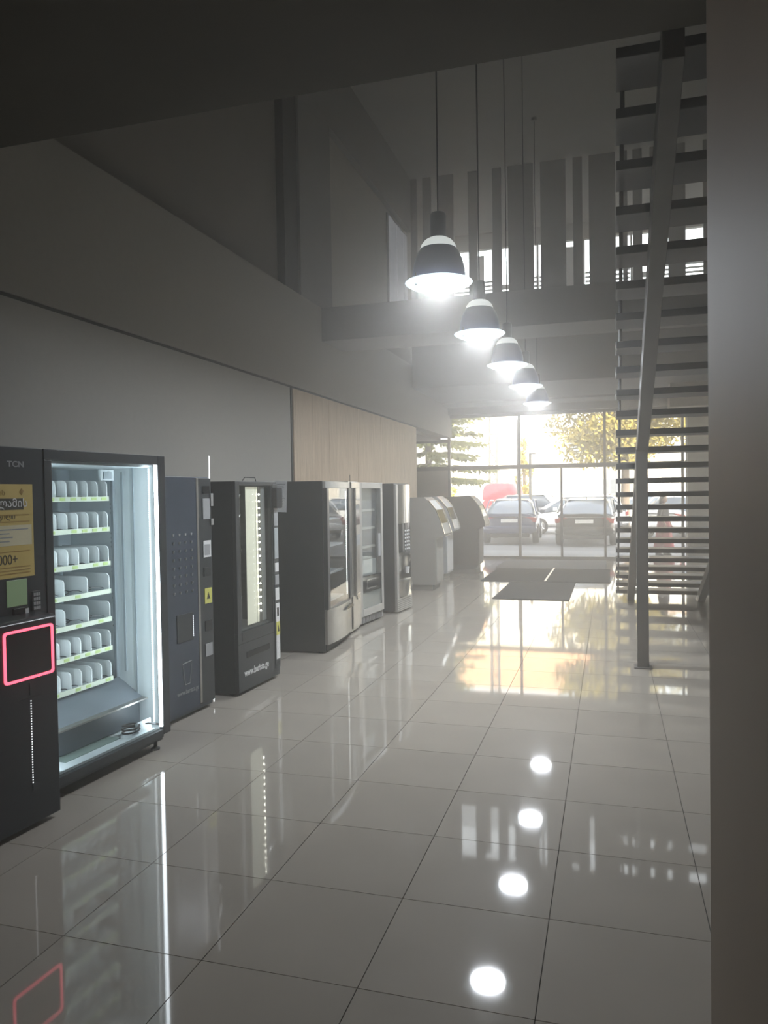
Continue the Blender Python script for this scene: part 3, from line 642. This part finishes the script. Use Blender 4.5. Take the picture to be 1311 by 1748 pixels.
def car(label, x, y, rz, paint, Lc=4.5, W=1.78, Hh=1.42, hatch=False, van=False, grp=None):
    o = thing('car' if not van else 'van', label, 'car' if not van else 'van', (x, y, 0), rz, grp); hw = W/2
    zb = .26
    if van: st_ = [(0, .35, 1.25, .97), (.05, .28, 1.3, 1.0), (3.2, .28, 1.3, 1.0), (4.2, .28, 1.12, .98), (4.8, .3, .95, .85)]
    else: st_ = [(0, .42, .80, .80), (.06, .30, .98, .93), (.5, zb, .99, .98), (1.2, zb, .96, 1.), (2.6, zb, .93, 1.), (3.4, zb, .88, .98), (Lc-.35, zb, .74, .93), (Lc-.05, .32, .62, .82), (Lc, .38, .56, .72)]
    ring_body([(yy, sect(hw*q, z0, z1, hw*q*.95)) for yy, z0, z1, q in st_], paint, 'body', o)
    if van: cb = [(.02, 1.15, 1.6, .93), (.15, 1.1, Hh-.05, .90), (.5, 1.1, Hh, .88), (3.3, 1.1, Hh-.02, .88), (3.7, 1.1, Hh-.25, .86), (4.15, 1.05, 1.25, .9)]
    elif hatch: cb = [(.10, .85, .98, .90), (.35, .85, 1.30, .82), (.6, .85, Hh-.02, .78), (1.8, .85, Hh, .80), (2.4, .85, Hh-.06, .80), (3.25, .80, .92, .88)]
    else: cb = [(.45, .85, .98, .84), (.72, .85, 1.14, .80), (1.15, .85, Hh-.04, .70), (1.9, .85, Hh, .72), (2.5, .85, Hh-.05, .74), (3.3, .8, .90, .86)]
    gs = ring_body([(yy, sect(hw*.96, z0, z1, hw*q)) for yy, z0, z1, q in cb], carglass if not van else paint, 'windows' if not van else 'upper_body', o)
    if not van:
        rf = [(yy+.02, sect(hw*q*.93, z1-.05, z1+.012, hw*q*.86)) for yy, z0, z1, q in cb[2:5]]
        ring_body(rf, paint, 'roof', o)
        for s_ in (-1, 1):
            MB().tube([(s_*hw*.91, cb[0][0]+.05, 1.0), (s_*hw*.80, cb[2][0], Hh-.03), (s_*hw*.82, cb[4][0]-.05, Hh-.05), (s_*hw*.90, cb[5][0]-.1, .95)], .028, 6).build('pillar', paint, o)
            MB().box(s_*hw*1.0-.04, s_*hw*1.0+.10*s_+.04, 2.65, 2.80, .92, 1.04).build('mirror', paint, o, .02)
        MB().tube([(0, cb[2][0]+.05, Hh-.02), (0, cb[2][0]-.06, Hh+.05)], .012, 6).build('antenna', rub_m, o)
    for s_ in (-1, 1):
        for yy in (.85, Lc-.9):
            wh = MB(); prof = [(.20, -.1), (.30, -.1), (.325, -.06), (.325, .06), (.30, .1), (.20, .1)]
            vs = [(z+s_*(hw-.11), yy+r_*math.cos(2*math.pi*k/24), .325+r_*math.sin(2*math.pi*k/24)) for r_, z in prof for k in range(24)]
            wh.add(vs, [(i*24+k, i*24+(k+1) % 24, ((i+1) % 6)*24+(k+1) % 24, ((i+1) % 6)*24+k) for i in range(6) for k in range(24)])
            wo = wh.build('wheel', tyre_m, o, smooth=True)
            rm = MB()
            for q in range(5):
                a = 2*math.pi*q/5; xx = s_*(hw-.02)
                rm.tube([(xx, yy, .325), (xx, yy+.2*math.cos(a), .325+.2*math.sin(a))], .028, 6)
            rm.tube([(s_*(hw-.15), yy, .325), (s_*(hw-.05), yy, .325)], .2, 20); rm.build('rim', rim_m, wo)
        MB().prism([(s_*hw*.52, .74), (s_*hw*.93, .70), (s_*hw*.95, .84), (s_*hw*.55, .88)], 1, .02 if not van else -.01, .12).build('tail_light', tail_m, o, .01)
    MB().box(-.26, .26, -.025, .1, .70, .81).build('number_plate', plate_m, o, .004)
    text('plate_letters', 'BN-421-NB' if False else '', .05, 0, 0, 0, ink_m, o) if False else None
    ring_body([(-.05, sect(hw*.85, .42, .56, hw*.84)), (-.02, sect(hw*.93, .36, .60, hw*.92)), (.25, sect(hw*.97, .32, .60, hw*.97))], paint, 'bumper', o)
    MB().box(-hw*.7, hw*.7, -.045, .2, .24, .36).build('diffuser', rub_m, o, .02)
    MB().box(-hw*.62, hw*.62, -.02, .1, .86, .885).build('boot_trim', chrome_m, o)
    return o
navy = mat('paint_navy', (.05, .065, .13), .22, coat=.6); black = mat('paint_black', (.03, .028, .026), .2, coat=.6); whitep = mat('paint_white', (.70, .72, .76), .25, coat=.5); redp = mat('paint_red', (.55, .03, .05), .4); greyp = mat('paint_grey', (.28, .29, .31), .25, coat=.5)
car('dark blue saloon seen from behind, parked left outside the glazing', -3.02, 24.0, R(3), navy, grp='parked cars')
car('black saloon seen from behind, parked in the middle outside the glazing', -.72, 23.2, R(-2), black, grp='parked cars', W=1.80)
car('white hatchback seen from its side between the blue and the black saloon', .6, 30.9, R(97), whitep, 4.2, 1.74, 1.48, True, grp='parked cars')
car('white saloon seen through the stair treads, right of the black saloon', 1.55, 26.6, R(-28), whitep, 4.5, 1.78, 1.42, grp='parked cars')
car('grey hatchback in the second row behind the white hatchback', -2.2, 36.5, R(80), greyp, 4.1, 1.74, 1.52, True, grp='parked cars')
car('white estate in the far row right of the stair post', 3.6, 35.5, R(85), whitep, 4.3, 1.76, 1.5, True, grp='parked cars')
car('red delivery van behind the dark blue saloon', -5.75, 41.6, R(0), redp, 4.8, 2.0, 2.16, van=True)
# ---- trees
def leafmat(name, col):
    m = mat(name, col, .6, var=.5, scale=1.2); t = m.node_tree; p = t.nodes['Principled BSDF']; o = t.nodes['Material Output']
    tl = t.nodes.new('ShaderNodeBsdfTranslucent'); mx = t.nodes.new('ShaderNodeMixShader'); mx.inputs[0].default_value = .45
    src = p.inputs['Base Color'].links[0].from_socket; t.links.new(src, tl.inputs[0]); t.links.new(p.outputs[0], mx.inputs[1]); t.links.new(tl.outputs[0], mx.inputs[2]); t.links.new(mx.outputs[0], o.inputs[0]); return m
leafy = leafmat('leaf_yellow_green', (.30, .25, .05)); leafd = leafmat('needle_green', (.20, .21, .06)); bark_m = mat('bark', (.10, .075, .055), .9, bump=.5, scale=12)
def leafcloud(mb, c, rad, n, s, flat=1.):
    for _ in range(n):
        while 1:
            p = Vector((random.uniform(-1, 1), random.uniform(-1, 1), random.uniform(-1, 1)))
            if .25 < p.length < 1: break
        p = Vector((p.x*rad[0], p.y*rad[1], p.z*rad[2]))+Vector(c)
        d = Vector((random.uniform(-1, 1), random.uniform(-1, 1), random.uniform(-1, 1)*flat)).normalized(); e = d.orthogonal().normalized(); l_ = s*random.uniform(.6, 1.4)
        mb.add([p, p+d*l_*.5+e*l_*.25, p+d*l_, p+d*l_*.5-e*l_*.25], [(0, 1, 2, 3)])
def broad_tree(label, x, y, H, rad, n, s, m, clumps=26, trunk=.16, zc=None):
    o = thing('tree', label, 'tree', (x, y, 0)); zc = zc or H*.62
    tk = MB().tube([(0, 0, 0), (.05, .0, zc*.5), (0, .05, zc*1.15)], trunk, 10, trunk*.4); mb = MB()
    for _ in range(clumps):
        a = random.uniform(0, 6.283); q = random.random()**.6; z = random.uniform(-1, 1); k = math.sqrt(max(0, 1-z*z*.8))
        c_ = (rad[0]*.75*q*k*math.cos(a), rad[1]*.75*q*k*math.sin(a), zc+rad[2]*.8*z)
        tk.tube([(0, 0, zc*.55+rad[2]*.2*z), (c_[0]*.5, c_[1]*.5, (zc*.6+c_[2])/2+.1), c_], .05, 5, .012)
        leafcloud(mb, c_, (rad[0]*.3, rad[1]*.3, rad[2]*.2), n//clumps, s)
    tk.build('trunk', bark_m, o, smooth=True); mb.build('foliage', m, o)['kind'] = 'stuff'
    return o
def conifer(label, x, y, H, r0, m, n=9000, z0=1.5):
    o = thing('conifer', label, 'tree', (x, y, 0)); mb = MB(); tk = MB().tube([(0, 0, 0), (0, 0, H)], .16, 8, .03)
    tiers = int((H-z0)/.42)
    for t_ in range(tiers):
        z = z0+t_*(H-z0)/tiers; rr = r0*(1-(z-z0)/(H-z0))**.8+.15
        for b_ in range(9):
            a = b_*.698+t_*.4+random.uniform(-.15, .15); L_ = rr*random.uniform(.7, 1.1)
            p0 = Vector((0, 0, z)); p1 = Vector((L_*math.cos(a), L_*math.sin(a), z-.12*L_+random.uniform(-.05, .1)))
            tk.tube([p0, p1], .025, 4, .006)
            for q in range(max(3, n//(tiers*9))):
                f_ = random.random()**.6; p = p0.lerp(p1, f_)+Vector((random.uniform(-.2, .2), random.uniform(-.2, .2), random.uniform(-.05, .04)))*(.6+.6*f_)
                d = ((p1-p0).normalized()+Vector((random.uniform(-.8, .8), random.uniform(-.8, .8), random.uniform(-.7, .1)))).normalized(); e = d.orthogonal().normalized(); l_ = random.uniform(.12, .24)
                mb.add([p, p+d*l_*.5+e*.05, p+d*l_, p+d*l_*.5-e*.05], [(0, 1, 2, 3)])
    tk.build('trunk', bark_m, o); mb.build('foliage', m, o)['kind'] = 'stuff'; return o
broad_tree('big leafy tree with sunlit yellow-green crown behind the staircase', .6, 32.5, 9, (3.7, 2.6, 3.6), 26000, .20, leafy, 46, .2, 6.0)
conifer('conifer with layered drooping branches at the left end of the glazing', -6.4, 27.5, 8.5, 2.3, leafd, 16000, 2.3)
broad_tree('tall narrow yellow-green tree behind the second mullion', -5.15, 48.5, 7, (.75, .75, 2.2), 2500, .17, leafy, 12, .1, 2.9)
broad_tree('low yellow-green shrub left of the red van', -8.6, 42, 2.2, (1.2, .8, 1.0), 2200, .14, leafmat('leaf_yellow', (.42, .42, .06)), 10, .05, 1.1)
# ---- lattice tower, poles
tow_m = mat('tower_steel', (.10, .10, .10), .6)
tw = thing('lattice_tower', 'slim steel lattice tower rising behind the red van', 'tower', (-7.3, 50, 0))
for a, b in ((-.24, -.24), (.24, -.24), (-.24, .24), (.24, .24)): box('leg', tow_m, a-.05, a+.05, b-.05, b+.05, 0, 14, tw)
br = MB()
for k in range(24):
    z = .4+k*.56; s_ = 1 if k % 2 else -1
    for b in (-.24, .24):
        br.tube([(-.24, b, z), (.24, b, z)], .035, 4); br.tube([(-.24*s_, b, z), (.24*s_, b, z+.56)], .028, 4)
        br.tube([(b, -.24, z), (b, .24, z)], .02, 4)
br.build('bracing', tow_m, tw)['kind'] = 'stuff'
tag(MB().lathe([(.22, 0), (.22, .05), (.10, .08), (.08, 5.2)], 12, c=(-4.3, 38, 0)).tube([(-4.3, 38, 5.2), (-3.9, 38, 5.25)], .05, 6).build('lamp_post', tow_m), 'thin grey post with short arm left of the middle mullion', 'lamp post')
tag(MB().lathe([(.2, 0), (.2, .05), (.07, .08), (.06, 3.35)], 12, c=(-3.33, 34, 0)).box(-3.36, -3.08, 33.98, 34.02, 3.28, 3.34).build('sign_post', tow_m), 'thin bent-top grey post standing right of the narrow tree', 'post')
# ---- buildings
def building(label, x0, x1, y0, y1, H, m, nx, nz, wm, roofm, z0=1.2, upper=0):
    o = thing('building', label, 'building', ((x0+x1)/2, y0, 0)); hw = (x1-x0)/2
    box('walls', m, -hw, hw, 0, y1-y0, 0, H, o); box('cornice', roofm, -hw-.3, hw+.3, -.3, y1-y0+.3, H, H+.5, o)
    if upper: box('upper_wall', roofm, -hw-.05, hw+.05, -.05, y1-y0+.05, H+.5, H+upper, o)
    fr = None
    for i in range(nx):
        for j in range(nz):
            xx = -hw+(i+.5)*2*hw/nx; zz = z0+j*(H-z0)/nz
            if fr is None:
                fr = MB().box(-.75, .75, -.06, .05, 0, 1.6).build('window', white_m, o); f_ = fr
                pn_ = MB().box(-.66, -.04, -.075, -.055, .1, 1.5).box(.04, .66, -.075, -.055, .1, 1.5).build('pane', wm, f_)
            else:
                f_ = fr.copy(); C.objects.link(f_); p2 = pn_.copy(); C.objects.link(p2); p2.parent = f_
            f_.location = (xx, 0, zz)
    return o
wn = mat('far_window', (.36, .38, .40), .3)
building('cream apartment building with orange upper floors across the road', -16, 1.5, 78, 90, 14.4, mat('facade_cream', (.78, .70, .56), .8), 6, 4, wn, mat('facade_orange', (.62, .36, .20), .8), upper=4.2)
building('pale building at the left beyond the lattice tower', -42, -17, 84, 96, 10, mat('facade_pale', (.72, .70, .66), .8), 7, 3, wn, mat('facade_grey', (.45, .43, .4), .8))
building('low grey building at the right behind the big tree', 3, 24, 66, 80, 8, mat('facade_warm', (.60, .56, .50), .8), 6, 2, wn, mat('facade_brown', (.35, .26, .2), .8))
# ---- woman walking outside
def person(x, y, rz):
    o = thing('person', 'woman with dark hair, patterned dark top and long dark red skirt walking outside', 'person', (x, y, 0), rz)
    skin = mat('skin', (.42, .27, .20), .55); top = mat('dark_top', (.05, .045, .05), .8, var=.6, scale=25); skirt = mat('red_skirt', (.24, .03, .04), .8, var=.2); hair = mat('dark_hair', (.02, .015, .012), .6)
    V = [(0, 0, .80), (0, 0, .93), (0, .01, 1.06), (0, 0, 1.20), (0, 0, 1.27), (0, -.015, 1.33),   # pelvis..neck base..neck top
         (.15, 0, 1.19), (.21, .01, .97), (.21, -.08, .78),           # right arm
         (-.15, 0, 1.19), (-.22, .02, .97), (-.20, -.12, .84),          # left arm
         (.08, 0, .76), (.09, -.05, .42), (.09, .03, .08), (.09, -.10, .04),
         (-.08, 0, .76), (-.09, .04, .42), (-.09, .12, .09), (-.09, .02, .04)]
    E_ = [(0, 1), (1, 2), (2, 3), (3, 4), (4, 5), (3, 6), (6, 7), (7, 8), (3, 9), (9, 10), (10, 11), (0, 12), (12, 13), (13, 14), (14, 15), (0, 16), (16, 17), (17, 18), (18, 19)]
    rr = [.13, .11, .115, .11, .05, .042, .055, .04, .026, .055, .04, .026, .085, .055, .036, .03, .085, .055, .036, .03]
    for base, sx in ((8, 1), (11, -1)):     # hand: palm then five fingers
        b = Vector(V[base]); pm = b+Vector((0, -.015, -.05)); V.append(tuple(pm)); rr.append(.022); E_.append((base, len(V)-1)); pi = len(V)-1
        for k in range(4):
            a = pm+Vector((0, -.028+.018*k, -.035)); t_ = a+Vector((-.012*sx, -.006, -.045+.006*abs(k-1.4)))
            V += [tuple(a), tuple(t_)]; rr += [.0085, .0065]; E_ += [(pi, len(V)-2), (len(V)-2, len(V)-1)]
        a = pm+Vector((-.01*sx, -.035, .005)); t_ = a+Vector((-.008*sx, -.02, -.035)); V += [tuple(a), tuple(t_)]; rr += [.010, .007]; E_ += [(pi, len(V)-2), (len(V)-2, len(V)-1)]
    me = bpy.data.meshes.new('body'); me.from_pydata(V, E_, []); bo = bpy.data.objects.new('body', me); C.objects.link(bo); bo.parent = o
    sk = bo.modifiers.new('skin', 'SKIN'); sk.use_smooth_shade = True
    for i, r_ in enumerate(rr): me.skin_vertices[0].data[i].radius = (r_, r_*.8 if i < 4 else r_)
    me.skin_vertices[0].data[0].use_root = True
    bo.modifiers.new('sub', 'SUBSURF').levels = 1; bo.modifiers['sub'].render_levels = 1; me.materials.append(skin)
    # clothes follow the body
    def ell(rings, seg=20):
        vs = [(rx*math.cos(2*math.pi*k/seg), cy_+ry*math.sin(2*math.pi*k/seg), z) for z, rx, ry, cy_ in rings for k in range(seg)]
        return MB().add(vs, [(i*seg+k, i*seg+(k+1) % seg, (i+1)*seg+(k+1) % seg, (i+1)*seg+k) for i in range(len(rings)-1) for k in range(seg)]+[tuple(range(seg))[::-1], tuple(range((len(rings)-1)*seg, len(rings)*seg))])
    ell([(.86, .17, .135, 0), (.95, .145, .12, 0), (1.08, .155, .125, 0), (1.19, .17, .11, 0), (1.245, .12, .085, 0), (1.28, .055, .055, 0)]).build('top', top, o, smooth=True)
    for p in ([(.14, 0, 1.20), (.20, .01, 1.0), (.212, -.05, .86)], [(-.14, 0, 1.20), (-.21, .02, 1.0), (-.206, -.07, .89)]): MB().tube(p, .066, 12, .042).build('sleeve', top, o, smooth=True)
    s = MB(); seg = 28; rings = [(.90, .15, .125), (.75, .19, .16), (.45, .22, .20), (.14, .27, .26), (.10, .27, .26)]
    vs = [((rx+.012*math.cos(7*a)*(1-z))*math.cos(a), (ry+.012*math.cos(7*a)*(1-z))*math.sin(a), z) for z, rx, ry in rings for a in [2*math.pi*k/seg for k in range(seg)]]
    s.add(vs, [(i*seg+k, i*seg+(k+1) % seg, (i+1)*seg+(k+1) % seg, (i+1)*seg+k) for i in range(4) for k in range(seg)]); s.build('skirt', skirt, o, smooth=True)
    hd = MB(); N = 16
    rg = []
    for j in range(1, 10):
        t_ = math.pi*j/10; z = 1.415-.105*math.cos(t_); q = math.sin(t_); jaw = .82 if z < 1.38 else 1.
        rg.append((z, .073*q*jaw, .088*q*(.92 if z < 1.36 else 1), -.005))
    ell(rg, N).build('head', skin, o, smooth=True)
    MB().prism([(-.085, 1.405), (-.112, 1.388), (-.085, 1.38)], 0, -.010, .010).build('nose', skin, o)
    for s_ in (-1, 1):
        MB().lathe([(.002, -.006), (.010, 0), (.002, .006)], 8, c=(.028*s_, -.084, 1.418)).build('eye', ink_m, o); MB().lathe([(.004, -.022), (.012, 0), (.004, .022)], 8, c=(.073*s_, .0, 1.405)).build('ear', skin, o)
    MB().box(-.022, .022, -.087, -.078, 1.352, 1.36).build('mouth', mat('lips', (.35, .1, .1), .5), o)
    ell([(1.30, .06, .03, .085), (1.37, .082, .055, .055), (1.43, .084, .08, .022), (1.49, .07, .078, .012), (1.525, .035, .045, .01)]).build('hair', hair, o, smooth=True)
    for s_, yy in ((1, -.07), (-1, .05)): MB().prism([(yy-.09, 0), (yy+.12, 0), (yy+.12, .06), (yy+.04, .08), (yy-.07, .035)], 0, s_*.09-.035, s_*.09+.035).build('shoe', rub_m, o, .012)
person(1.31, 20.45, R(60))
# ================================================================== HAZE (scattering volume added to give veiling glare)
hz = box('glare_haze', ceil_m, XL+.02, XR-.02, YB+.02, YG-.15, .02, ZC-.02)
hz.data.materials.clear(); hm = bpy.data.materials.new('glare_haze'); hm.use_nodes = True; t = hm.node_tree; t.nodes.clear()
o_ = t.nodes.new('ShaderNodeOutputMaterial'); v_ = t.nodes.new('ShaderNodeVolumeScatter'); v_.inputs['Density'].default_value = HAZE; v_.inputs['Anisotropy'].default_value = .75; v_.inputs['Color'].default_value = (1, .97, .93, 1)
t.links.new(v_.outputs[0], o_.inputs['Volume']); hz.data.materials.append(hm)
hz['kind'] = 'stuff'; hz['label'] = 'thin scattering volume added for veiling glare, filling the whole hall'; hz['category'] = 'glare_haze'
